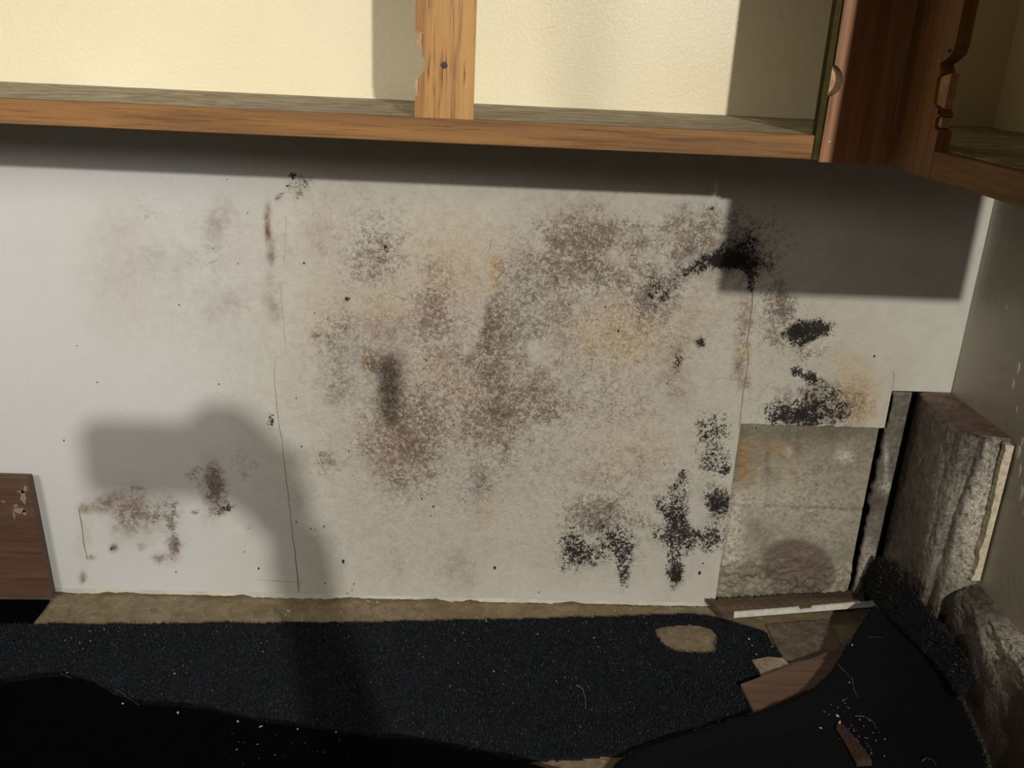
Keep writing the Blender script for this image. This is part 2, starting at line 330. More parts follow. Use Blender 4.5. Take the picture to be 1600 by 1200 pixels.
def stain_attrs(me, X, Z):
    px, py = chart(X, 0*X, Z)
    wx = px + 9*fbm(X*40, Z*40, 3, 4) + 5*fbm(X*130, Z*130, 31, 2); wy = py + 9*fbm(X*40, Z*40, 9, 4) + 5*fbm(X*130, Z*130, 41, 2)
    qx = px + 3.0*fbm(X*90, Z*90, 3, 3); qy = py + 3.0*fbm(X*90, Z*90, 9, 3)
    cl = 1-blobs(wx, wy, CLEAN)
    sp = blobs(wx, wy, SPECK)*cl; pk = blobs(wx, wy, PINK)*cl; bk = blobs(qx, qy, BLACK)*(1-blobs(qx, qy, CLEAN)**2)
    ye = blobs(wx, wy, YELLOW); gy = blobs(wx, wy, GREY)*cl; sm = blobs(qx, qy, SMUDGE); br = blobs(qx, qy, BROWN)
    patch = 1+.5*fbm(X*26, Z*26, 77, 3); sp = np.clip(sp*patch*1.18, 0, 1); pk = np.clip(pk*(1+.7*fbm(X*30, Z*30, 88, 3)), 0, 1)
    left = np.clip((450-px)/22+.5, 0, 1)*np.clip((py-0)/1, 0, 1)
    tone = .15+.85*np.clip((px-300)/260, 0, 1); tone = tone*(.85+.3*fbm(X*9, Z*9, 55, 3))
    lum = np.clip(blobs(wx, wy, boxes([(480,1200,330,800,.95),(470,760,320,900,.5),(560,900,560,900,.5),(820,1140,330,450,.6),(850,1140,700,920,.6),(1150,1340,440,665,.6),(150,290,760,850,.45)])), 0, 1)
    for nm, t in (('stain_a', (sp, pk, bk)), ('stain_b', (ye, gy, sm)), ('stain_c', (np.clip(tone, 0, 1), lum, br))):
        at_ = me.color_attributes.new(nm, 'FLOAT_COLOR', 'POINT')
        A = np.ones((len(X), 4), np.float32)
        for k in range(3): A[:, k] = t[k]
        at_.data.foreach_set('color', A.ravel())

# ------------------------------------------------------------------ walls
def wall_patch(x0, x1, z0, z1, step, seed, ragged=0.0, ragleft=0.0):
    nx = max(2, int(round((x1-x0)/step))+1); nz = max(2, int(round((z1-z0)/step))+1)
    X, Z = np.meshgrid(np.linspace(x0, x1, nx), np.linspace(z0, z1, nz), indexing='ij')
    X = X.copy(); Z = Z.copy()
    Y = -.0012*fbm(X*5, Z*5, seed, 3)
    Y = Y*np.clip((Z-z0)/.02, .3, 1)
    if ragged: Z[:, 0] += ragged*fbm(X[:, 0]*60, X[:, 0]*0+seed, seed, 3)
    if ragleft: X[0, :] += ragleft*fbm(Z[0, :]*50, Z[0, :]*0+seed, seed+3, 3)
    V = np.stack([X, Y, Z], -1).reshape(-1, 3)
    return V, grid_faces(nx, nz)
def merge(parts):
    V = []; F = []; k = 0
    for v, f in parts: V.append(v); F.append(f+k); k += len(v)
    return np.concatenate(V), np.concatenate(F)
ST = .0045
def notch_patch():
    xs_ = np.concatenate([np.linspace(SEAMX, .8112, 65), np.linspace(.8112, .9268, 27)[1:]])
    zs_ = np.concatenate([np.linspace(.4172, .4945, 19), np.linspace(.4945, .975, 108)[1:]])
    X, Z = np.meshgrid(xs_, zs_, indexing='ij'); Z = Z.copy()
    Y = -.0012*fbm(X*5, Z*5, 5, 3); Z[:65, 0] += .0022*fbm(X[:65, 0]*60, X[:65, 0]*0+6, 6, 3)
    f = grid_faces(len(xs_), len(zs_)); V = np.stack([X, Y, Z], -1).reshape(-1, 3)
    cx_ = V[f].mean(1); f = f[~((cx_[:, 0] > .8112) & (cx_[:, 2] < .4945))]
    us, inv = np.unique(f, return_inverse=True)
    return V[us], inv.reshape(-1, 4)
parts = [wall_patch(-1.05, SEAMX, .006, .975, ST, 5, .004),
         notch_patch(),
         wall_patch(-2.4, -1.05, .006, .975, .05, 5), wall_patch(-2.4, .9268, .975, 2.35, .1, 8)]
V, Fq = merge(parts)
me = np_mesh('wall_back', V, Fq); stain_attrs(me, V[:, 0], V[:, 2])
wb = link('wall_back', me, M_dry, None, True); wb['kind'] = 'structure'
md = wb.modifiers.new('thick', 'SOLIDIFY'); md.thickness = .012; md.offset = -1
es_ = wb.modifiers.new('split', 'EDGE_SPLIT'); es_.split_angle = math.radians(45)
# masonry behind the cut-out
nx, nz = 120, 170
X, Z = np.meshgrid(np.linspace(.50, .808, nx), np.linspace(.0, .44, nz), indexing='ij')
px, py = chart(X, 0*X+.015, Z)
rub = blobs(px, py, boxes([(1120,1330,880,950,1.0),(1120,1160,850,900,.9),(1110,1330,900,960,1.)]))
hump = blobs(px, py, [(1245,882,57,42,1,12,18)])
loss = blobs(px, py, boxes([(1150,1175,690,775,1.0)]))
mort = np.exp(-((py-(793+.02*(px-1150)))/4)**2)
Y = .016 + .0014*fbm(X*22, Z*22, 4, 4) - .011*rub*np.abs(fbm(X*50, Z*50, 12, 4))*1.6 - .004*hump - .005*rub + .0035*loss*(1+fbm(X*80, Z*80, 6, 3)) + .0015*mort
V = np.stack([X, Y, Z], -1).reshape(-1, 3)
me = np_mesh('masonry', V, grid_faces(nx, nz)[:, ::-1])
ys = blobs(px, py, boxes([(1150,1176,690,770,.95),(1180,1240,680,712,.35),(1150,1250,690,720,.3),(1200,1300,700,760,.2)]))
gs = blobs(px, py, boxes([(1310,1332,705,722,1.0,10),(1228,1242,700,712,.6),(1180,1340,720,860,.42),(1128,1160,775,870,.95),(1150,1200,765,800,.6),(1215,1240,770,785,.6),(1128,1160,860,880,.7)]))*(1-.9*hump)
pks = np.clip(hump*.95+blobs(px, py, boxes([(1135,1185,875,905,.7),(1270,1300,690,790,.25)])), 0, 1)
sms = blobs(px, py, boxes([(1150,1390,658,688,.55),(1236,1252,690,708,.5),(1195,1204,690,760,.3),(1140,1340,925,955,.8),(1225,1285,872,882,.4,12),(1270,1280,690,760,.12)])) + .0
ring = np.clip(blobs(px, py, [(1245,878,61,43,1,12,10)])-blobs(px, py, [(1245,878,55,38,1,12,10)]), 0, 1)
sms = np.clip(sms+ring*.35*(py < 900)+.35*mort*(vnoise(X*60, Z*60, 5) > .5), 0, 1)
for nm, t in (('stain_a', (0*ys, pks, 0*ys)), ('stain_b', (ys, gs, sms))):
    a_ = me.color_attributes.new(nm, 'FLOAT_COLOR', 'POINT'); A = np.ones((len(V), 4), np.float32)
    for k in range(3): A[:, k] = t[k].ravel()
    a_.data.foreach_set('color', A.ravel())
mo = link('masonry', me, M_block, wb, True); mo['label'] = 'bare stained cement block showing through the cut-out'
box('sheathing', -2.4, .49, .0135, .03, 0, 2.35, M_gap, wb, 0)
box('sheathing', .49, .9268, .05, .06, 0, 2.35, M_gap, wb, 0)

# seams and cracks in the drywall, as fine dark lines
def crack(name, pts, wid, mat, parent, dep=.0014):
    bm = bmesh.new(); P = []
    for (a, b) in zip(pts[:-1], pts[1:]):
        k = max(2, int(math.hypot(b[0]-a[0], b[1]-a[1])/9))
        for i in range(k): P.append((a[0]+(b[0]-a[0])*i/k, a[1]+(b[1]-a[1])*i/k))
    P.append(pts[-1]); L = []; Rr = []
    for i, (x, y) in enumerate(P):
        q = at(x+random.uniform(-.7, .7), y, 1, 0)
        ww = wid*random.uniform(.4, 1.2)
        d = at(*P[min(i+1, len(P)-1)], 1, 0)-at(*P[max(i-1, 0)], 1, 0); nn = np.array([-d[2], 0, d[0]]); nn /= (np.linalg.norm(nn)+1e-9)
        L.append(bm.verts.new((q[0]-nn[0]*ww, -dep, q[2]-nn[2]*ww))); Rr.append(bm.verts.new((q[0]+nn[0]*ww, -dep, q[2]+nn[2]*ww)))
    for i in range(len(P)-1): bm.faces.new([L[i], L[i+1], Rr[i+1], Rr[i]])
    r = bmesh.ops.extrude_face_region(bm, geom=bm.faces[:]); 
    for v in [g for g in r['geom'] if isinstance(g, bmesh.types.BMVert)]: v.co.y += .0016
    return from_bm(name, bm, mat, parent)
M_line = plain('seam_line', (.22, .19, .15), .9); M_faint = plain('faint_seam_line', (.42, .39, .33), .9); M_soft = plain('soft_seam_line', (.30, .275, .235), .9); M_hole = plain('hole_dark', (.012, .01, .01), .9)
crack('seam', [(447,335),(446,372),(444,410)], .0003, M_faint, wb)
crack('seam', [(437,437),(442,490),(447,553),(432,560),(429,575)], .0004, M_faint, wb)
crack('seam', [(429,575),(430,610),(434,650),(441,690),(443,708),(447,745),(452,790),(459,850),(463,890),(467,925)], .0005, M_soft, wb)
crack('seam', [(1178,420),(1176,470),(1171,510),(1167,540),(1170,560),(1163,600),(1158,640),(1154,668)], .0006, M_line, wb)
crack('seam', [(1098,590),(1110,593),(1130,591),(1145,592)], .0004, M_faint, wb)
crack('seam', [(124,795),(128,825),(133,860),(137,873)], .0005, M_line, wb)
crack('seam', [(1395,578),(1397,590),(1394,608)], .0004, M_faint, wb)
crack('seam', [(768,372),(765,385),(763,395)], .0004, M_faint, wb)
crack('seam', [(1300,600),(1316,622),(1330,640),(1342,655),(1341,664)], .0005, M_faint, wb)
crack('seam', [(400,905),(440,908),(470,910)], .0004, M_faint, wb)
# torn paper along the foot of the wall
def dots(name, lst, mat, parent, r0):
    bm = bmesh.new()
    for (x, y, s) in lst:
        q = at(x, y, 1, 0); k = 7; a0 = random.random()*6
        ring = [bm.verts.new((q[0]+r0*s*random.uniform(.6, 1.1)*math.cos(a0+6.283*i/k)*.8, -.0015, q[2]+r0*s*random.uniform(.7, 1.3)*math.sin(a0+6.283*i/k))) for i in range(k)]
        f = bm.faces.new(ring)
    r = bmesh.ops.extrude_face_region(bm, geom=bm.faces[:])
    for v in [g for g in r['geom'] if isinstance(g, bmesh.types.BMVert)]: v.co.y += .0016
    return from_bm(name, bm, mat, parent)
HOLES = [(773,887,2.4),(536,877,2.4),(1093,895,2.6),(543,927,.9),(506,822,1.2),(404,888,1.5),(382,862,1),(342,600,1.2),(667,563,1.2),(651,602,1),(738,619,.9),(842,925,1),(659,779,1.3),(677,791,1.5),(673,806,1),
         (545,705,1.2),(471,697,1.3),(463,622,1),(475,411,1.6),(541,467,2.2),(602,385,2),(492,489,.9),(1366,556,1.6),(174,857,1.6),(280,476,.9),(355,280,.8),(387,333,.8),(372,412,.9),(333,388,.8),(465,310,.9),
         (388,825,.9),(275,894,.9),(463,815,1),(486,826,1),(492,828,.8),(550,922,.8),(508,911,.8),(553,912,1),(1098,880,1.4),(1181,668,1),(152,597,.9),(1100,770,1),(946,480,1),(966,517,1.6),(889,476,1),(808,620,1),(425,663,1.6),(421,652,1.2),(120,540,.7),(100,688,.9)]
dots('nail_hole', HOLES, M_hole, wb, .0016).data.name = 'nail_holes'
rs = random.Random(5); sm_ = []
for _ in range(150):
    x = rs.gauss(760, 260); y = rs.uniform(300, 915)
    if 150 < x < 1120 and not (x < 430 and y > 700): sm_.append((x, y, rs.uniform(.25, .6)))
for _ in range(60): sm_.append((rs.uniform(1180, 1290), rs.uniform(470, 610), rs.uniform(.3, .6)))
dots('mould_fleck', sm_, M_line, wb, .0016)
# torn paper lip at the foot of the wall
rs = random.Random(9); bm = bmesh.new(); x = -1.0
while x < .50:
    l = rs.uniform(.05, .22); y = -rs.uniform(.0015, .004); n_ = max(6, int(l/.006)); lo = []; hi = []
    dd = rs.uniform(.002, .0055)
    for i in range(n_+1):
        f = i/n_; e = min(1, f*n_/4, (1-f)*n_/4); xx = x+l*f
        zl = .0075-dd*e*rs.uniform(.55, 1.1)
        lo.append(bm.verts.new((xx, y*e-.0012-rs.uniform(0, .001)*e, zl))); hi.append(bm.verts.new((xx, -.0010, .0085+.003*e)))
    for i in range(n_): bm.faces.new([lo[i], lo[i+1], hi[i+1], hi[i]])
    x += l*rs.uniform(.5, 1.1)
o = from_bm('torn_paper', bm, M_tape, wb); s_ = o.modifiers.new('t', 'SOLIDIFY'); s_.thickness = .0006

# right wall
nx, nz = 150, 90
Yg, Zg = np.meshgrid(np.linspace(0.012, -4.4, nx), np.linspace(0, 2.35, nz), indexing='ij')
V = np.stack([.927+.0015*fbm(Yg*3, Zg*3, 21, 3), Yg, Zg], -1).reshape(-1, 3)
rw = link('wall_right', np_mesh('wall_right', V, grid_faces(nx, nz)), M_rw, None, True); rw['kind'] = 'structure'
s_ = rw.modifiers.new('t', 'SOLIDIFY'); s_.thickness = .02; s_.offset = -1
# paint blisters on it
bm = bmesh.new(); rs = random.Random(3)
for (px_, py_, s) in [(1582,600,.006),(1590,705,.009),(1592,735,.008),(1594,770,.010),(1596,690,.006),(1575,905,.003),(1588,640,.004),(1566,700,.0035),(1572,480,.003),(1590,575,.007),(1598,800,.006)]:
    q = at(px_, py_, 0, .927)
    m_ = Matrix.Translation(q) @ Matrix.Diagonal((.25, 1, 1.6, 1)); bmesh.ops.create_icosphere(bm, subdivisions=3, radius=s, matrix=m_)
from_bm('paint_blister', bm, M_rw, rw, True)
fo = box('floor', -2.4, .947, -4.4, .06, -.05, 0, M_floor, None, 0); fo['kind'] = 'structure'
# finer relief on the visible strip of floor
nx, nz = 330, 90
Xg, Yg = np.meshgrid(np.linspace(-1.1, .926, nx), np.linspace(-.55, .012, nz), indexing='ij')
h = .0018+.0016*fbm(Xg*30, Yg*30, 61, 4)+.0022*np.clip(blobs(*chart(Xg, Yg, 0*Xg), boxes([(950,1130,935,958,1.),(1130,1330,950,1010,.8),(60,120,925,945,.5)])), 0, 1)*np.abs(fbm(Xg*90, Yg*90, 65, 3))*2
V = np.stack([Xg, Yg, h], -1).reshape(-1, 3)
link('mortar_skim', np_mesh('mortar_skim', V, grid_faces(nx, nz)[:, ::1]), M_floor, fo, True)
ce = box('ceiling', -2.4, .947, -4.4, .03, 2.35, 2.37, M_ceil, None, 0); ce['kind'] = 'structure'

# ------------------------------------------------------------------ wall cabinet (L shaped, doors gone)
ZB, ZS, ZT = .956, .988, 1.74
XC, XE = .567, .896
cab = empty('wall_cabinet', (-.3, -.175, ZB))
tag(cab, 'oak face-framed wall cabinet without doors, cream inside, turning the corner above the mouldy wall', 'cabinet')
box('back_panel', -1.25, XE, -.0045, -.0015, ZB+.02, ZT, M_cream, cab, 0)
box('cabinet_floor', -1.25, .462, -.332, -.005, ZS-.014, ZS-.0005, M_shelf, cab, 0)
box('cabinet_floor', .462, XE, -.332, -.005, ZS-.014, ZS-.0005, M_shelf, cab, 0)
box('cabinet_floor', XC+.018, XE, -.785, -.332, ZS-.014, ZS-.0005, M_shelf, cab, 0)
box('top_panel', -1.25, XE, -.332, -.005, ZT-.015, ZT, M_cream, cab, 0)
box('top_panel', XC+.018, XE, -.785, -.332, ZT-.015, ZT, M_cream, cab, 0)
box('side_panel', -1.265, -1.25, -.332, -.0015, ZB, ZT, M_oakv, cab)
box('bottom_rail', -1.265, .4605, -.35, -.332, ZB, ZS, M_oakh, cab)
box('top_rail', -1.265, .4605, -.35, -.332, ZT-.04, ZT, M_oakh, cab)
# mullion with the broken hinge mortise
xl, xr = -.0844, -.0057
pts = [(xl, ZS), (xr, ZS), (xr, ZT-.04), (xl, ZT-.04), (xl, 1.096), (xl+.0095, 1.0945), (xl+.0105, 1.071), (xl+.0005+.008, 1.069), (xl+.0125, 1.062), (xl+.0135, 1.053), (xl+.011, 1.046), (xl+.006, 1.040), (xl+.0055, 1.016), (xl, 1.013)]
prism('mullion', [(a, -.35, b) for a, b in pts], (0, .018, 0), M_oakv, cab)
mu = [o for o in COL.objects if o.name == 'mullion'][0]
h1 = prism('hinge_mortise', [(a, -.3465, b) for a, b in [(xl+.0002, 1.094), (xl+.0082, 1.093), (xl+.0090, 1.074), (xl+.0035, 1.080), (xl+.0006, 1.084)]], (0, .012, 0), M_pale)
h2 = prism('hinge_mortise', [(a, -.3465, b) for a, b in [(xl+.0015, 1.036), (xl+.004, 1.038), (xl+.0042, 1.018), (xl+.001, 1.020), (xl-.0004, 1.028)]], (0, .012, 0), M_pale)
for h_ in (h1, h2):
    h_.data.transform(Matrix.Translation(-Vector(cab.location))); h_.parent = mu; h_['label'] = 'pale raw wood in the broken hinge recess'
bm = bmesh.new(); q = at(694, 102, 1, -.351)
bmesh.ops.create_cone(bm, cap_ends=True, segments=20, radius1=.0045, radius2=.0036, depth=.0016, matrix=Matrix.Translation((q[0], -.3506, q[2])) @ Matrix.Rotation(math.pi/2, 4, 'X'))
for a_ in (0, math.pi/2):
    vs = bm_box(bm, -.0025, .0025, -.0004, .0004, -.0005, .0005)
    bmesh.ops.transform(bm, matrix=Matrix.Translation((q[0], -.3517, q[2])) @ Matrix.Rotation(a_+.3, 4, 'Y'), verts=vs)
scw = from_bm('screw', bm, M_steel); scw.data.transform(Matrix.Translation(-Vector(cab.location))); scw.parent = mu
# corner stile, with the half-moon hinge bore
box('filler_strip', .4622, .4705, -.3475, -.332, ZB-.001, ZT, M_olive, cab, .0006)
cpt = [(.4712, ZB-.003), (XC, ZB-.003), (XC, ZT), (.4712, ZT)]
cz, crr = 1.0595, .0215
arc = [(.4712-.006+math.cos(t)*crr, cz+math.sin(t)*crr) for t in [math.radians(a) for a in range(72, -73, -12)]]
arc = [(max(a, .4712), b) for a, b in arc]
prism('corner_stile', [(a, -.35, b) for a, b in cpt+arc], (0, .018, 0), M_red, cab)
cs = [o for o in COL.objects if o.name == 'corner_stile'][0]
hb = prism('hinge_bore', [(a, -.3445, b) for a, b in [(.4714, cz-.019)]+[(.4712-.012+math.cos(t)*.0195, cz+math.sin(t)*.0205) for t in [math.radians(a) for a in range(-48, 49, 12)]]+[(.4714, cz+.019)]], (0, .006, 0), M_pale)
hb.data.transform(Matrix.Translation(-Vector(cab.location))); hb.parent = cs; hb['label'] = 'pale round-bottomed bore cut in the stile edge'
# nail in the stile
bm = bmesh.new(); q = at(1296, 222, 1, -.351); bmesh.ops.create_icosphere(bm, subdivisions=2, radius=.0016, matrix=Matrix.Translation((q[0], -.3503, q[2])))
nl = from_bm('nail_head', bm, M_white); nl.data.transform(Matrix.Translation(-Vector(cab.location))); nl.parent = cs
# return frame running toward the viewer along the right wall
ye = -.478
rp = [(-.3505, ZB-.004), (ye, ZB-.004), (ye, 1.010), (ye+.010, 1.012), (ye+.012, 1.024), (ye+.004, 1.028), (ye+.010, 1.034), (ye+.026, 1.042), (ye+.028, 1.070), (ye+.022, 1.078), (ye+.030, 1.088), (ye+.014, 1.094), (ye+.004, 1.10), (ye, 1.11), (ye, ZT), (-.3505, ZT)]
prism('return_stile', [(XC, a, b) for a, b in rp], (.018, 0, 0), M_ret, cab)
rs_ = [o for o in COL.objects if o.name == 'return_stile'][0]
def sub(o, par): o.data.transform(Matrix.Translation(-Vector(cab.location))); o.parent = par; return o
sub(prism('hinge_mortise', [(XC+.0035, a, b) for a, b in [(ye+.030, 1.042), (ye+.0305, 1.072), (ye+.002, 1.078), (ye+.002, 1.036)]], (.010, 0, 0), M_pale), rs_)
sub(prism('hinge_mortise', [(XC+.0035, a, b) for a, b in [(ye+.014, 1.016), (ye+.014, 1.027), (ye+.002, 1.026), (ye+.002, 1.014)]], (.010, 0, 0), M_pale), rs_)
for (yy, zz) in ((ye+.010, 1.103), (ye+.007, 1.032)):
    bm = bmesh.new(); bmesh.ops.create_cone(bm, cap_ends=True, segments=14, radius1=.0022, radius2=.0022, depth=.002, matrix=Matrix.Translation((XC-.0002, yy, zz)) @ Matrix.Rotation(math.pi/2, 4, 'Y'))
    sub(from_bm('screw_hole', bm, M_hole), rs_)
box('return_rail', XC, XC+.018, -.785, ye-.0005, ZB-.004, ZS-.002, M_oaky, cab)
box('return_rail', XC, XC+.018, -.785, ye-.0005, ZT-.04, ZT, M_oaky, cab)
box('return_back_panel', XE-.003, XE, -.785, -.006, ZB+.02, ZT, M_cream, cab, 0)
box('end_panel', XC+.018, XE, -.797, -.785, ZB, ZT, M_oakv, cab)
box('shadow_edge_block', .533, XC+.018, -.797, -.7852, ZB, ZT, M_oakv, cab)  # added out of view to set the left edge of the corner shadow

# ------------------------------------------------------------------ knee wall, pillar and stud in the corner
def rough_grid(name, fn, nu, nv, mat, parent, gs=None):
    U, Vv = np.meshgrid(np.linspace(0, 1, nu), np.linspace(0, 1, nv), indexing='ij')
    P3 = fn(U, Vv); me = np_mesh(name, P3.reshape(-1, 3), grid_faces(nu, nv))
    px, py = chart(P3[..., 0], P3[..., 1], P3[..., 2])
    z0 = np.zeros(px.size)
    g_ = blobs(px, py, gs['grey']).ravel() if gs and 'grey' in gs else z0
    s_ = blobs(px, py, gs['dark']).ravel() if gs and 'dark' in gs else z0
    p_ = blobs(px, py, gs['brown']).ravel() if gs and 'brown' in gs else z0
    for nm, t in (('stain_a', (z0, p_, z0)), ('stain_b', (z0, g_, s_))):
        a_ = me.color_attributes.new(nm, 'FLOAT_COLOR', 'POINT'); A = np.ones((px.size, 4), np.float32)
        for k in range(3): A[:, k] = t[k]
        a_.data.foreach_set('color', A.ravel())
    return link(name, me, mat, parent, True)
pil = empty('corner_pillar', (.90, -.1, 0))
tag(pil, 'rough damp plaster pier with a brown top, standing in the corner against the grey wall', 'pillar')
ZP = .4945
def lerp_pts(P, t):
    P = np.array(P); k = np.linspace(0, 1, len(P)); return np.stack([np.interp(t, k, P[:, i]) for i in range(P.shape[1])], -1)
prof_top = [(.862, -.002), (.853, -.05), (.852, -.10), (.855, -.15), (.862, -.185), (.880, -.207), (.905, -.218), (.9262, -.220)]
prof_bot = [(.858, -.002), (.848, -.05), (.846, -.10), (.848, -.15), (.852, -.19), (.870, -.215), (.900, -.228), (.9262, -.230)]
def pil_side(U, V_):
    a = lerp_pts(prof_top, U.ravel()); b = lerp_pts(prof_bot, U.ravel()); v = V_.ravel()[:, None]
    xy = a*v+b*(1-v); z = V_.ravel()*ZP
    u = U.ravel(); n_ = .006*fbm(u*6, z*9, 13, 3)+.0018*fbm(u*40, z*60, 18, 3)
    n_ *= np.clip((1-V_.ravel())/.02, .2, 1)*np.clip(u/.05, 0, 1)*np.clip((1-u)/.05, 0, 1)
    groove = -.010*np.exp(-((u-.70+.12*(1-V_.ravel()))/.035)**2)
    return np.stack([xy[:, 0]-n_-groove*.5, xy[:, 1]-n_*.8-groove, z], -1).reshape(*U.shape, 3)
rough_grid('plaster_face', pil_side, 110, 170, M_rubble, pil, {'grey': boxes([(1508,1552,690,905,.85,12),(1440,1500,680,900,.35)]), 'dark': boxes([(1395,1440,620,900,.55)])})  # grey boxes paint the wet sheen, dark box the shade beside the stud
def pil_top(U, V_):
    a = lerp_pts(prof_top, U.ravel()); v = V_.ravel()[:, None]
    c = np.stack([np.full(len(a), .9262), a[:, 1]], -1); xy = a*(1-v)+c*v
    z = ZP+.0022*fbm(xy[:, 0]*70, xy[:, 1]*70, 3, 4)-.004*(1-V_.ravel())**6
    return np.stack([xy[:, 0], xy[:, 1], z], -1).reshape(*U.shape, 3)
rough_grid('pier_top', pil_top, 60, 30, M_ptop, pil)['label'] = 'brown crumbling plaster top'
# cream chipped edge bead
rs = random.Random(2); bm = bmesh.new(); zz = .2135; prev = None
N_ = 60
for i in range(N_+1):
    z = .225+(ZP-.006-.225)*i/N_; wl = .9125-.0015*rs.random()-.007*max(0, vnoise(np.array([i*.23]), np.array([.5]), 4)[0]-.45)*(2.2 if i < 22 else .8); wr = .9225
    ring = [bm.verts.new(p) for p in [(wl, -.2335-.004*(i < 40), z), (wr, -.238, z), (wr, -.226, z), (wl, -.222, z)]]
    if prev:
        for k in range(4): bm.faces.new([prev[k], prev[(k+1) % 4], ring[(k+1) % 4], ring[k]])
    else: bm.faces.new(ring)
    prev = ring
bm.faces.new(prev[::-1])
from_bm('corner_bead', bm, M_creamstrip, pil)['label'] = 'chipped cream painted edge strip'
# knee ledge along the right wall
led = empty('masonry_ledge', (.88, -.6, 0))
tag(led, 'low wet rubble ledge running forward along the foot of the grey right wall', 'ledge')
lp = [(.9262, .212), (.910, .209), (.898, .203), (.889, .188), (.885, .160), (.882, .115), (.880, .07), (.878, .03), (.877, .002)]
def ledge(U, V_):
    a = lerp_pts(lp, U.ravel()); y = -.212-V_.ravel()*1.3; u = U.ravel()
    n_ = (.014*fbm(u*4, y*10, 33, 3)+.0045*fbm(u*18, y*55, 36, 3)*(u < .45))*np.clip(u/.12, 0, 1)*np.clip((1-u)/.1, 0, 1)
    e = np.clip((V_.ravel())/.02, 0, 1)
    return np.stack([a[:, 0]-n_+.02*(1-e), y, a[:, 1]+n_*.6], -1).reshape(*U.shape, 3)
rough_grid('rubble_face', ledge, 110, 420, M_rubble, led, {'grey': boxes([(1530,1620,975,1070,.8,40)]), 'dark': boxes([(1480,1640,1080,1240,.55)]), 'brown': boxes([(1480,1660,1040,1260,.6)])})  # grey box paints highlights onto the wet lumps
# grey stud between the cut-out and the pier
st = empty('corner_stud', (.835, -.006, .03)); tag(st, 'narrow grey stained upright board between the bare block and the plaster pier', 'board')
def stud(U, V_):
    z = .012+(ZP-.012-.002)*V_; wv = 1-.15*(1-V_); x = .8155+.034*U*wv-.001*(1-V_)
    return np.stack([x, -.004-.0018*fbm(U*6, V_*20, 71, 4), z], -1)
so = rough_grid('board_face', stud, 16, 150, M_stud, st, {'grey': boxes([(1375,1395,750,770,.9),(1345,1372,850,930,.8),(1382,1388,700,740,.8),(1360,1385,800,830,.3)]), 'dark': boxes([(1355,1392,760,850,.45)])})
s_ = so.modifiers.new('t', 'SOLIDIFY'); s_.thickness = .014; s_.offset = 1 if False else -1

# ------------------------------------------------------------------ brown panel on the left
pn = empty('plywood_board', (-.9, -.03, .012)); tag(pn, 'brown wooden panel with white paint scuffs standing at the left foot of the wall', 'panel')
prism('panel_face', [(-1.15, -.036, .012), (-.812, -.036, .012), (-.824, -.036, .276), (-1.15, -.036, .276)], (0, .018, 0), M_bwood, pn, .0015)
bm = bmesh.new(); rs = random.Random(4)
for (cx, cy, rx, ry) in [(36,775,7,14),(30,798,13,6),(24,790,6,3),(40,764,4,9),(5,784,4,2),(22,805,2,10),(34,768,9,3),(38,801,4,6)]:
    q = at(cx, cy, 1, -.0368); k = 14
    ring = [bm.verts.new((q[0]+rx*.00105*rs.uniform(.45, 1.1)*math.cos(6.283*i/k), -.0368, q[2]+ry*.0013*rs.uniform(.45, 1.1)*math.sin(6.283*i/k))) for i in range(k)]
    bm.faces.new(ring)
r = bmesh.ops.extrude_face_region(bm, geom=bm.faces[:])
for v in [g for g in r['geom'] if isinstance(g, bmesh.types.BMVert)]: v.co.y += .001
from_bm('paint_scuff', bm, plain('scuffed_white', (.26, .21, .18), .8, 300, .6), pn)

us = empty('shade_sheet', (-.95, -.06, .004)); tag(us, 'black sheet standing in for the shade on the floor beneath the leaning brown board', 'shade patch')  # flat black sheet paints the shade in front of the board's foot
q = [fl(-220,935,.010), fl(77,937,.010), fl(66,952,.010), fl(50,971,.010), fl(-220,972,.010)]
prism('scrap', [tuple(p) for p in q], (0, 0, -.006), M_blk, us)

# ------------------------------------------------------------------ carpet on the floor
def poly_inside(pts, X, Y):
    ins = np.zeros(X.shape, bool); n_ = len(pts)
    for i in range(n_):
        x1, y1 = pts[i]; x2, y2 = pts[(i+1) % n_]
        c_ = ((y1 > Y) != (y2 > Y)) & (X < (x2-x1)*(Y-y1)/(y2-y1+1e-12)+x1); ins ^= c_
    return ins
outl = [(-40,974),(50,974),(200,973),(400,972),(560,971),(700,968),(850,965),(1000,960),(1080,958),(1118,962),(1150,972),(1197,985),(1213,1011),(1224,1024),(1176,1031),(1187,1054),(1158,1068),(1180,1112),(1187,1130),
        (1100,1160),(1000,1176),(820,1187),(756,1188),(640,1192),(-200,1192),(-260,974)]
hole = [(1022,982),(1033,977),(1050,974),(1075,973),(1098,975),(1115,983),(1121,995),(1120,1010),(1117,1019),(1100,1020),(1080,1019),(1062,1018),(1048,1012),(1036,1005),(1030,997),(1025,990)]
CT = .010
W_out = [tuple(fl(a, b, CT)[:2]) for a, b in outl]; W_hole = [tuple(fl(a, b, CT)[:2]) for a, b in hole]
stp = .004
xs = np.arange(-1.2, .66, stp); ysg = np.arange(-.52, -.0, stp)
Xg, Yg = np.meshgrid(xs, ysg, indexing='ij')
jx = Xg+.006*fbm(Xg*60, Yg*60, 101, 4); jy = Yg+.0035*fbm(Xg*60, Yg*60, 105, 4)
ins = poly_inside(W_out, jx, jy) & ~poly_inside(W_hole, jx, jy)
def carpet_h(X, Y):
    return CT+.0018*fbm(X*7, Y*7, 111, 3)-.004*np.clip((-.38-Y)/.05, 0, 1)
Zg = carpet_h(Xg, Yg)
idx = np.arange(Xg.size).reshape(Xg.shape)
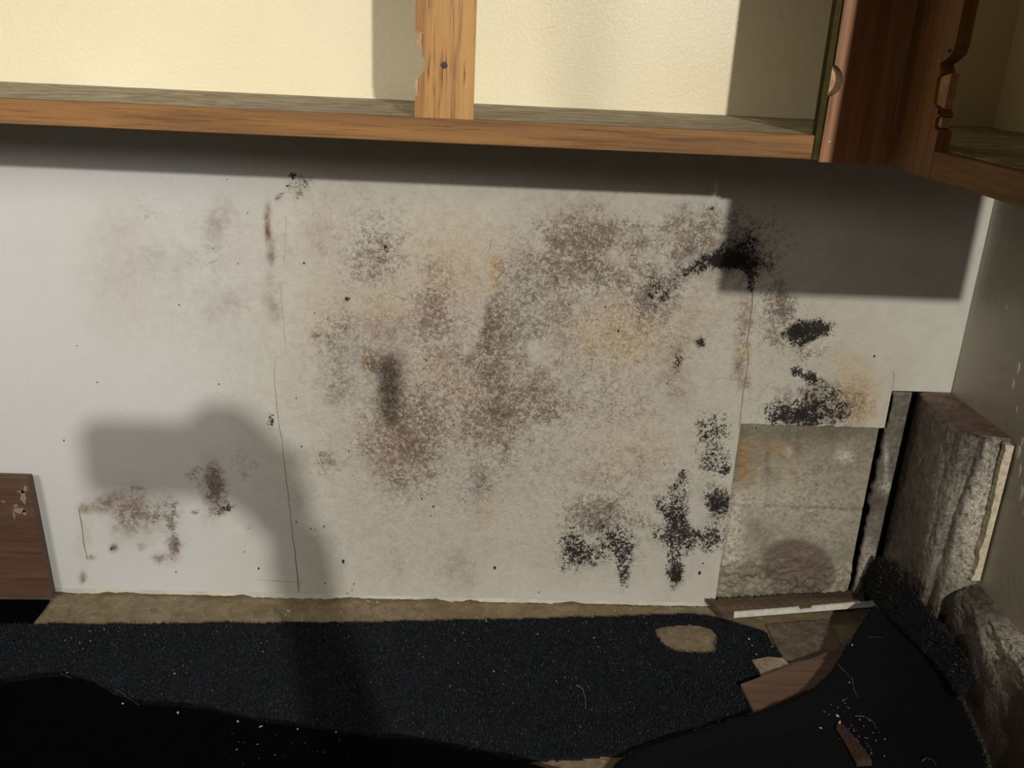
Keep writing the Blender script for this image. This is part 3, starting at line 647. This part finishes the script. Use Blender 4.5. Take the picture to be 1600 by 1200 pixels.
fm = ins[:-1, :-1] & ins[1:, :-1] & ins[1:, 1:] & ins[:-1, 1:]
F_ = np.stack([idx[:-1, :-1], idx[1:, :-1], idx[1:, 1:], idx[:-1, 1:]], -1)[fm]
Vv = np.stack([Xg, Yg, Zg], -1).reshape(-1, 3)
used, inv = np.unique(F_, return_inverse=True); Vc = Vv[used]; Fc = inv.reshape(-1, 4)
ca = link('carpet', np_mesh('carpet', Vc, Fc), M_carpet, None, True)
tag(ca, 'dark navy carpet lying flat along the foot of the wall, littered with plaster crumbs', 'carpet')
s_ = ca.modifiers.new('t', 'SOLIDIFY'); s_.thickness = .0065; s_.offset = -1
def tufts(name, P, Nn, h0, h1, wd, parent, mat, lo=.35, hi=1.3, base=(.020, .0235, .030), spread=.7):
    n_ = len(P); d = Nn+spread*RNG.normal(size=(n_, 3)); d /= np.linalg.norm(d, axis=1)[:, None]
    h = RNG.uniform(h0, h1, n_)[:, None]; s = np.cross(d, RNG.normal(size=(n_, 3))); s /= np.linalg.norm(s, axis=1)[:, None]
    t = P+d*h; s = s*wd
    mid = P+d*h*.6+Nn*h*.1
    V_ = np.stack([P-s, P+s, mid+s*.8, t, mid-s*.8], 1).reshape(-1, 3)
    k = np.arange(n_)*5
    F3 = np.concatenate([np.stack([k, k+1, k+2], -1), np.stack([k, k+2, k+4], -1), np.stack([k+4, k+2, k+3], -1)])
    me = np_mesh(name, V_, F3)
    c_ = np.array(base)[None]*np.exp(RNG.normal(0, .45, n_))[:, None]*RNG.uniform(.85, 1.15, (n_, 3)); c_ = np.clip(c_, 0, .14)
    pale = RNG.random(n_) < .004; c_[pale] = (.16, .15, .13)
    A = np.ones((n_, 5, 4), np.float32); A[:, :, :3] = c_[:, None, :]
    a_ = me.color_attributes.new('tuft', 'FLOAT_COLOR', 'POINT'); a_.data.foreach_set('color', A.ravel())
    return link(name, me, mat, parent, False)
NT = 95000
cen = Vc[Fc].mean(1); sel = RNG.integers(0, len(cen), NT)
P = cen[sel]+np.concatenate([RNG.uniform(-.0026, .0026, (NT, 2)), np.zeros((NT, 1))], 1)
vis = (chart(P[:, 0], P[:, 1], P[:, 2])[0] > -30); P = P[vis]
tufts('pile', P, np.tile([0, 0, 1.0], (len(P), 1)), .003, .006, .0006, ca, M_pile)['kind'] = 'stuff'

# black flap lying over the near left of the carpet
def strip_mesh(top, bot, nv, zfun):
    nu = len(top); T = np.array(top); B = np.array(bot); v = np.linspace(0, 1, nv)
    G = T[:, None, :]*(1-v)[None, :, None]+B[:, None, :]*v[None, :, None]
    return zfun(G, v), nu, nv
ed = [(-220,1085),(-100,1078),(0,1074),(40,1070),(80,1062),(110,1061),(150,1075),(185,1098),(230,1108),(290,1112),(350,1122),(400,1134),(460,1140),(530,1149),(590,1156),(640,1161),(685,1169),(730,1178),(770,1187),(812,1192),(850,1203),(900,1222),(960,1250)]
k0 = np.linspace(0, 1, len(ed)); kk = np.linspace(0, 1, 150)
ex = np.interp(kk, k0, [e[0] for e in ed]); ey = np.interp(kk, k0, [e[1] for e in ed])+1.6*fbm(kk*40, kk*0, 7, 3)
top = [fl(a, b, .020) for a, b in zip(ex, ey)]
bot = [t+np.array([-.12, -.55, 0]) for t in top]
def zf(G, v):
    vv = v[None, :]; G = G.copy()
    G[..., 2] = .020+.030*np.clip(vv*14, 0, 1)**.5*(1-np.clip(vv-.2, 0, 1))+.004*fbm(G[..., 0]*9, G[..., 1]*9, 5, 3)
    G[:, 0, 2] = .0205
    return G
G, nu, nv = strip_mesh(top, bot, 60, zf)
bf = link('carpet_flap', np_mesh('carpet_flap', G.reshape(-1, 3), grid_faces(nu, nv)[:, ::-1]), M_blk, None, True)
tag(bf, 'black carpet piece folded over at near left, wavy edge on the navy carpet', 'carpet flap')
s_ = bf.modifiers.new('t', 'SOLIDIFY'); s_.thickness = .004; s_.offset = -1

# right-hand folded flap, peaked beside the white strip of wood
Lp = [(1366,948,.078),(1352,968,.068),(1322,1012,.052),(1300,1052,.042),(1262,1087,.034),(1178,1117,.026),(1100,1141,.022),(1000,1172,.018),(960,1195,.016),(930,1260,.016)]
Rp = [(1369,949,.079),(1392,968,.080),(1422,998,.082),(1450,1027,.084),(1480,1062,.086),(1502,1096,.088),(1522,1137,.088),(1540,1182,.088),(1552,1230,.088),(1560,1290,.088)]
Lw = np.array([fl(*p) for p in Lp]+[(.30, -.8, .016), (.32, -1.3, .016)]); Rw = np.array([fl(*p) for p in Rp]+[(.855, -.8, .070), (.86, -1.3, .05)])
nu, nv = 150, 60
t = np.linspace(0, 1, nu); kL = np.linspace(0, 1, len(Lw))
def smooth_interp(t, k, P):
    out = np.stack([np.interp(t, k, P[:, i]) for i in range(3)], -1)
    for _ in range(3):
        o2 = out.copy(); o2[1:-1] = (out[:-2]+2*out[1:-1]+out[2:])/4; out = o2
    return out
LL = smooth_interp(t, kL, Lw); RR = smooth_interp(t, kL, Rw)
v = np.linspace(0, 1, nv)
G = LL[:, None]*(1-v)[None, :, None]+RR[:, None]*v[None, :, None]
wd = np.linalg.norm(RR-LL, axis=1)[:, None]
G[..., 2] -= .16*wd*np.sin(math.pi*v)[None, :]**1.2*np.clip(.5+.5*v[None, :], 0, 1)
G[..., 2] += .003*fbm(G[..., 0]*14, G[..., 1]*14, 5, 3)
G[:, 0, 0] += .002*fbm(t*60, t*0, 9, 3); G[:, 0, 1] += .003*fbm(t*60, t*0, 19, 3)
G[..., 2] = np.maximum(G[..., 2], .014)
rf = link('folded_carpet', np_mesh('folded_carpet', G.reshape(-1, 3), grid_faces(nu, nv)), M_back, None, True)
tag(rf, 'large dark carpet corner peeled back to a peak beside the white-edged wood strip', 'carpet flap')
s_ = rf.modifiers.new('t', 'SOLIDIFY'); s_.thickness = .006; s_.offset = 0
# fuzzy selvedge along its raised edge
E = smooth_interp(RNG.uniform(0, 1, 6000)[np.argsort(RNG.random(6000))], kL, Rw) if False else np.stack([np.interp(RNG.uniform(0, 1, 1)[0] if False else 0, [0, 1], [0, 1])]) if False else None
tt = np.sort(RNG.uniform(.01, 1, 5200)); EP = np.stack([np.interp(tt, t, RR[:, i]) for i in range(3)], -1)+RNG.normal(0, .0018, (5200, 3))
tufts('selvedge', EP, np.tile([.6, 0, .8], (5200, 1)), .002, .006, .0005, rf, M_pile, base=(.050, .046, .036), spread=.9)['kind'] = 'stuff'
tt = np.sort(RNG.uniform(0, .95, 2500)); EP = np.stack([np.interp(tt, t, LL[:, i]) for i in range(3)], -1)+RNG.normal(0, .0012, (2500, 3))
tufts('frayed_edge', EP, np.tile([-.5, .3, .5], (2500, 1)), .002, .006, .0004, rf, M_pile, base=(.022, .022, .022), spread=.9)['kind'] = 'stuff'

# frayed strip running up against the ledge
inn = [(1346,938,.060),(1352,925,.065),(1358,930,.075),(1376,948,.086),(1392,962,.092),(1420,990,.096),(1452,1022,.098),(1478,1055,.098),(1498,1090,.098)]
outr = [(1345,925,.090),(1352,893,.120),(1372,871,.135),(1392,880,.138),(1412,905,.136),(1438,937,.134),(1465,972,.134),(1490,1006,.132),(1513,1032,.130),(1521,1056,.124),(1506,1084,.115)]
I_ = np.array([fl(*p) for p in inn])
O_ = np.array([at(1345,925,0,.828)]+[at(a, b, 0, c_) for a, b, c_ in [(1352,893,.834),(1372,871,.838),(1392,880,.838),(1412,905,.838),(1438,937,.839),(1465,972,.845),(1490,1006,.858),(1513,1032,.862),(1521,1056,.862),(1506,1084,.862)]])
II = smooth_interp(t, np.linspace(0, 1, len(I_)), I_); OO = smooth_interp(t, np.linspace(0, 1, len(O_)), O_)
nv2 = 26; v2 = np.linspace(0, 1, nv2)
G2 = II[:, None]*(1-v2)[None, :, None]+OO[:, None]*v2[None, :, None]
G2[..., 2] += .006*fbm(G2[..., 0]*60, G2[..., 1]*60, 51, 4)
G2[:, -1, 0] += .004*fbm(t*50, t*0, 91, 3); G2[:, -1, 1] += .004*fbm(t*50, t*0, 92, 3)
fs = link('frayed_carpet', np_mesh('frayed_carpet', G2.reshape(-1, 3), grid_faces(nu, nv2)), M_carpet, None, True)
tag(fs, 'narrow frayed carpet strip clogged with brown fluff between the peeled flap and the rubble ledge', 'carpet strip')
s_ = fs.modifiers.new('t', 'SOLIDIFY'); s_.thickness = .006; s_.offset = 0
cc = G2.reshape(-1, 3)[RNG.integers(0, nu*nv2, 9000)]+RNG.normal(0, .0012, (9000, 3))
tufts('pile', cc, np.tile([0, -.4, .9], (9000, 1)), .003, .009, .0006, fs, M_pile, base=(.020, .020, .022), spread=1.0)['kind'] = 'stuff'
a_ = RNG.random(4200); eu = (a_*(nu-1)).astype(int); ev = np.clip(np.abs(RNG.normal(0, .35, 4200)), 0, 1); ev = ((1-ev)*(nv2-1)).astype(int)
cc = G2[eu, ev]+RNG.normal(0, .002, (4200, 3)); cc = cc[(fbm(cc[:, 0]*35, cc[:, 1]*35, 8, 3) > .0) | (cc[:, 1] > -.16)]
tufts('fluff', cc, np.tile([.2, -.3, .8], (len(cc), 1)), .003, .010, .0007, fs, M_pile, base=(.060, .047, .036), spread=1.2)['kind'] = 'stuff'

# ------------------------------------------------------------------ loose wood and sheet in the corner
tr = empty('wood_strip', (.70, -.05, .02)); tag(tr, 'rotten strip of wood with a white painted edge lying in front of the bare block', 'wood strip')
A0 = fl(1128, 966, .014); A1 = fl(1378, 946, .034); B0 = A0+np.array([-.022, .046, .006]); B1 = A1+np.array([-.010, .040, .006])
def strip_obj(name, P0, P1, Q0, Q1, hgt, mat, seg=60, jag=.001, seed=1):
    bm = bmesh.new(); rs = random.Random(seed); prev = None
    for i in range(seg+1):
        f = i/seg; a = P0*(1-f)+P1*f; b = Q0*(1-f)+Q1*f
        a = a+np.array([0, rs.uniform(-jag, jag), 0]); b = b+np.array([0, rs.uniform(-jag*3, jag*3), rs.uniform(-jag, jag)])
        hh = hgt*(1+rs.uniform(-.12, .08)); up = np.array([0, 0, hh])
        r_ = [bm.verts.new(tuple(p)) for p in (a, b, b+up*.7, (a+b)/2+up*rs.uniform(.8, 1.1), a+up)]
        if prev:
            for k in range(5): bm.faces.new([prev[k], prev[(k+1) % 5], r_[(k+1) % 5], r_[k]])
        else: bm.faces.new(r_)
        prev = r_
    bm.faces.new(prev[::-1]); return from_bm(name, bm, mat, tr)
strip_obj('rotten_wood', A0+np.array([0, .002, 0]), A1+np.array([-.004, .002, 0]), B0, B1, .011, M_rot, 90, .0014)
F0 = A0*.93+A1*.07
bm = bmesh.new(); prev = None; rs = random.Random(6)
for i in range(101):
    f = i/100; a = F0*(1-f)+A1*f; chipd = .5 if .43 < f < .52 else 1
    up = .0125*(rs.uniform(.93, 1.03))*chipd
    r_ = [bm.verts.new(tuple(a+np.array(d_))) for d_ in ((0, -.0025, 0), (0, .0018, 0), (0, .0018, up+.0005), (0, -.0025, up))]
    if prev:
        for k in range(4): bm.faces.new([prev[k], prev[(k+1) % 4], r_[(k+1) % 4], r_[k]])
    else: bm.faces.new(r_)
    prev = r_
bm.faces.new(prev[::-1]); from_bm('painted_edge', bm, M_white, tr)['label'] = 'chipped white painted front edge'

pk_ = empty('plank_offcut', (.62, -.22, .008)); tag(pk_, 'reddish brown plank offcut poking out from under the peeled carpet', 'plank')
q = [fl(1157, 1068, .022), fl(1322, 1008, .022), fl(1300, 1062, .022), fl(1180, 1114, .022)]
prism('board', [tuple(p) for p in q], (0, 0, -.009), M_plank, pk_, .0012)
sh = empty('torn_sheet', (.56, -.2, .006)); tag(sh, 'torn beige scrap of sheet lying between the carpet edge and the reddish plank', 'sheet scrap')
q = [fl(*p) for p in ((1175,1031,.014),(1200,1026,.016),(1222,1028,.016),(1232,1037,.013),(1250,1031,.012),(1268,1032,.011),(1262,1040,.010),(1235,1050,.010),(1210,1057,.010),(1192,1062,.010),(1184,1046,.012))]
prism('scrap', [tuple(p) for p in q], (0, 0, -.003), M_tile, sh)
fs2 = empty('floor_sheet', (.66, -.11, .003)); tag(fs2, 'dirty stained square of old flooring behind the reddish plank', 'flooring scrap')
q = [fl(*p) for p in ((1197,975,.006),(1290,968,.006),(1310,1000,.006),(1318,1020,.006),(1240,1034,.006),(1222,1026,.006),(1212,1008,.006))]
prism('sheet', [tuple(p) for p in q], (0, 0, -.003), M_oldf, fs2)

# ------------------------------------------------------------------ crumbs and threads
chip_me = []
for k in range(8):
    bm = bmesh.new(); rs = random.Random(40+k); m = rs.randint(5, 7)
    a = [bm.verts.new((rs.uniform(.6, 1.1)*math.cos(6.283*i/m)*(1 if k % 2 else 1.7), rs.uniform(.5, 1.0)*math.sin(6.283*i/m), rs.uniform(-.1, .1))) for i in range(m)]
    b = [bm.verts.new((v_.co.x*.8, v_.co.y*.8, v_.co.z+rs.uniform(.3, .6))) for v_ in a]
    bm.faces.new(a[::-1]); bm.faces.new(b)
    for i in range(m): bm.faces.new([a[i], a[(i+1) % m], b[(i+1) % m], b[i]])
    me = bpy.data.meshes.new('crumb'); bm.to_mesh(me); bm.free(); me.materials.append(M_chip); chip_me.append(me)
chip_b = []
for me in chip_me:
    m2 = me.copy(); m2.materials.clear(); m2.materials.append(M_chipb); chip_b.append(m2)
from mathutils.bvhtree import BVHTree
dg = bpy.context.evaluated_depsgraph_get()
def tree_of(o):
    e = o.evaluated_get(dg); m_ = e.to_mesh(); mw = o.matrix_world
    return BVHTree.FromPolygons([mw @ v_.co for v_ in m_.vertices], [p.vertices for p in m_.polygons])
bpy.context.view_layer.update(); dg = bpy.context.evaluated_depsgraph_get()
TR = [tree_of(o) for o in (fo, ca, bf, rf, fs)] + [tree_of([c for c in fo.children][0])]
def land(px_, py_):
    D = Vector(CF + (px_-800)/FPX*CR + (600-py_)/FPX*CU).normalized(); best = None
    for T_ in TR:
        h_ = T_.ray_cast(Vector(CAM), D)
        if h_[0] is not None and (best is None or h_[3] < best[1]): best = (h_[0], h_[3])
    return best[0]
def crumb(px_, py_, s, lab, grp, brown=False):
    p = land(px_, py_); o = bpy.data.objects.new('plaster_crumb', random.choice(chip_b if brown else chip_me)); COL.objects.link(o)
    o.location = p+Vector((0, 0, .0022 if py_ > 955 else .0004)); o.scale = (s, s, s*.8); o.rotation_euler = (random.uniform(-.3, .3), random.uniform(-.3, .3), random.uniform(0, 6.28))
    tag(o, lab, 'crumb', grp); return o
rs = random.Random(77)
A_ = ('tiny pale plaster crumb on the navy carpet', 'plaster crumbs on the navy carpet')
for (x, y) in [(102,1002),(112,998),(118,1010),(125,1006),(108,1013),(130,1015),(115,1020),(140,988),(150,986),(142,1003),(187,982),(226,993),(122,1019),(163,985),(257,1013),(273,1054),(538,999),(545,996),(482,985),(681,991),(695,993),(710,977),
               (724,990),(728,984),(726,1001),(748,1000),(661,1028),(665,1011),(716,1037),(771,1050),(761,1064),(703,1074),(772,1051),(787,1071),(869,1066),(882,1060),(886,1037),(973,1049),(910,975),(928,998),(954,989),(888,987),(896,1001),
               (408,1006),(418,1003),(426,975),(411,1020),(597,985),(812,970),(760,972),(840,992),(935,1012),(990,973),(1000,1004),(1010,975)]:
    crumb(x, y, rs.uniform(.0007, .0016), *A_)
for (x, y, s) in [(1170,1000,.0030),(1182,1024,.0022),(1130,1036,.0012),(1206,1012,.0013),(1138,1044,.0010),(1175,1010,.0020),(1097,1021,.0010)]:
    crumb(x, y, s, 'white plaster crumb on the carpet in front of the wood strip', 'white crumbs before the wood strip')
for _ in range(26):
    crumb(rs.uniform(350, 560), rs.gauss(1175, 16), rs.uniform(.0004, .0011), 'small dull crumb on the black folded piece at near left', 'crumbs on the near left flap', rs.random() < .8)
for (x, y) in [(105,1053),(192,1101),(278,1115),(408,1137),(465,1141),(525,1146),(372,1129)]:
    crumb(x, y, .0022, 'pale crumb caught on the wavy edge of the black flap', 'crumbs along the wavy flap edge')
for _ in range(60):
    t_ = rs.random(); x = 1300+t_*70+rs.gauss(0, 14); y = 1100+t_*90+rs.gauss(0, 14)
    if y < 1196: crumb(x, y, rs.uniform(.0005, .0015), 'plaster crumb spilled down the peeled carpet backing', 'crumbs on the peeled carpet', rs.random() < .3)
for (x, y, s) in [(1308,1120,.0035),(1311,1132,.004),(1322,1146,.005),(1316,1148,.004),(1282,1139,.002),(1288,1114,.0014),(1327,1068,.0014),(1331,1009,.0022),(1250,1088,.0022),(1260,1083,.003)]:
    crumb(x, y, s, 'larger pale plaster crumb on the peeled carpet backing', 'larger crumbs on the peeled carpet', False)
for _ in range(26):
    crumb(rs.uniform(1380, 1520), 0, .001, '', '') if False else None
# flakes on the bare strip of floor
for (x, y, s) in [(575,939,.006),(590,941,.005),(706,941,.0028),(452,957,.007),(447,962,.006),(169,951,.0022),(357,938,.003),(203,954,.0018),(1040,948,.004),(1062,951,.005),(960,955,.004),(1085,949,.004),(985,951,.004),(640,950,.0016),(870,952,.002)]:
    crumb(x, y, s*.55, 'pale paint flake on the bare floor strip below the wall', 'paint flakes on the bare floor strip')
for (x, y) in [(205,955),(332,970),(300,962),(520,950),(690,957),(800,955)]:
    crumb(x, y, .0012, 'dark brown crumb on the bare floor strip', 'brown crumbs on the floor strip', True)
def thread(name, pts, r, mat, lab, grp=None):
    bm = bmesh.new(); P_ = [land(a, b)+Vector((0, 0, .003)) for a, b in pts]
    Q_ = []
    for i in range(len(P_)-1):
        for k in range(4): Q_.append(P_[i].lerp(P_[i+1], k/4)+Vector((random.uniform(-.0006, .0006),)*3))
    Q_.append(P_[-1]); base = Q_[0].copy(); tube(bm, [p-base for p in Q_], r, 5, .5)
    o = from_bm(name, bm, mat, None, True); o.location = base; tag(o, lab, 'thread', grp); return o
M_straw = plain('straw', (.20, .15, .08), .8); M_thr = plain('grey_thread', (.09, .085, .075), .9)
thread('straw', [(900,1072),(910,1079),(914,1090),(915,1110)], .0009, M_straw, 'bent straw-coloured fibre on the navy carpet')
thread('thread', [(1335,1121),(1350,1122),(1362,1128),(1369,1140)], .0010, M_thr, 'curled grey thread on the right side of the peeled carpet')
thread('thread', [(1350,1160),(1358,1170),(1366,1182)], .0007, M_thr, 'short grey thread near the bottom of the peeled carpet')
thread('thread', [(1440,1192),(1446,1186),(1456,1190),(1462,1198)], .0010, M_thr, 'looped grey thread at the bottom edge of the peeled carpet')
thread('thread', [(1308,1040),(1320,1052),(1330,1062)], .0007, M_thr, 'loose thread hanging off the torn left edge of the peeled carpet')
thread('thread', [(1330,1060),(1334,1078),(1340,1094)], .0009, M_thr, 'frayed yarn on the crease of the peeled carpet')
thread('thread', [(1356,998),(1366,997),(1378,998)], .0005, M_thr, 'fine pale thread near the peak of the peeled carpet')
thread('thread', [(95,1053),(103,1058),(112,1062)], .0006, M_thr, 'fine thread at the wavy edge of the black flap')
thread('thread', [(180,1078),(200,1092),(218,1104)], .0005, M_thr, 'long fine thread beside the wavy edge of the black flap')
thread('thread', [(732,1174),(742,1168),(750,1165)], .0004, M_thr, 'fine thread on the near edge of the navy carpet')
# rust-brown splinter
q = [land(1312, 1140), land(1330, 1165), land(1350, 1197)]
bm = bmesh.new(); b0 = q[0].copy(); tube(bm, [p-b0+Vector((0, 0, .003)) for p in q], .009, 6, 1.6); 
o = from_bm('wood_splinter', bm, plain('rusty_splinter', (.055, .026, .011), .8, 200, .6), None); o.location = b0; tag(o, 'rust-brown wood splinter on the peeled carpet below the crumbs', 'splinter')

# ------------------------------------------------------------------ the hand and phone taking the picture (their shadow falls on the wall)
ph = empty('smartphone', (.035, -1.664, 1.057)); tag(ph, 'black phone held sideways by the photographer, casting the oblong shadow on the wall', 'phone')
bm = bmesh.new(); bm_box(bm, -.040, .112, -1.668, -1.660, 1.012, 1.100)
bmesh.ops.bevel(bm, geom=[e for e in bm.edges if abs(e.verts[0].co.y-e.verts[1].co.y) > .005], offset=.012, segments=5, affect='EDGES')
from_bm('body', bm, M_steel, ph); box('screen', -.036, .108, -1.6688, -1.6682, 1.016, 1.096, M_screen, ph, 0)
ar = empty('person', (.2, -1.7, .8)); tag(ar, "person's hand and dark sleeved forearm holding the phone, seen only by its shadow", 'person')
def skin(name, chain_list, mat, parent):
    me = bpy.data.meshes.new(name); Vs = []; Es = []; Rs = []
    ids = {}
    for ch in chain_list:
        prev = None
        for (key, p, r) in ch:
            if key in ids: i = ids[key]
            else:
                i = len(Vs); Vs.append(tuple(Vector(p)-Vector(parent.location))); Rs.append(r); 
                if key: ids[key] = i
            if prev is not None: Es.append((prev, i))
            prev = i
    me.from_pydata(Vs, Es, []); o = bpy.data.objects.new(name, me); COL.objects.link(o); o.parent = parent
    sk = o.modifiers.new('skin', 'SKIN'); sk.use_smooth_shade = True
    for i, r in enumerate(Rs): me.skin_vertices[0].data[i].radius = (r, r)
    me.skin_vertices[0].data[0].use_root = True
    o.modifiers.new('sub', 'SUBSURF').levels = 1; o.modifiers['sub'].render_levels = 2; me.materials.append(mat); return o
y = -1.678
skin('hand', [
 [('w', (.190, y-.004, .975), .028), ('p', (.172, y-.004, 1.020), .036), ('q', (.152, y-.006, 1.066), .036)],
 [('q', (0, 0, 0), 0), ('', (.140, y-.004, 1.104), .020), ('', (.118, y+.010, 1.112), .016), ('', (.096, y+.014, 1.110), .014), ('', (.078, y+.013, 1.102), .010)],
 [('q', (0, 0, 0), 0), ('', (.128, y-.010, 1.078), .011), ('', (.104, y-.003, 1.090), .0095), ('', (.080, y-.003, 1.086), .008)],
 [('p', (0, 0, 0), 0), ('', (.136, y-.012, 1.046), .011), ('', (.108, y-.005, 1.060), .0095), ('', (.082, y-.003, 1.058), .008)],
 [('p', (0, 0, 0), 0), ('', (.140, y-.010, 1.022), .010), ('', (.112, y-.005, 1.030), .0085), ('', (.090, y-.003, 1.030), .0072)],
 [('p', (0, 0, 0), 0), ('', (.148, y+.010, .998), .016), ('', (.118, y+.024, 1.008), .013), ('', (.092, y+.026, 1.020), .010)]], M_skin, ar)
skin('sleeve', [[('a', (.184, y-.003, .995), .032), ('b', (.198, y-.008, .94), .036), ('c', (.208, y-.02, .87), .036), ('d', (.216, y-.04, .80), .040), ('e', (.226, y-.06, .74), .044)]], M_sleeve, ar)
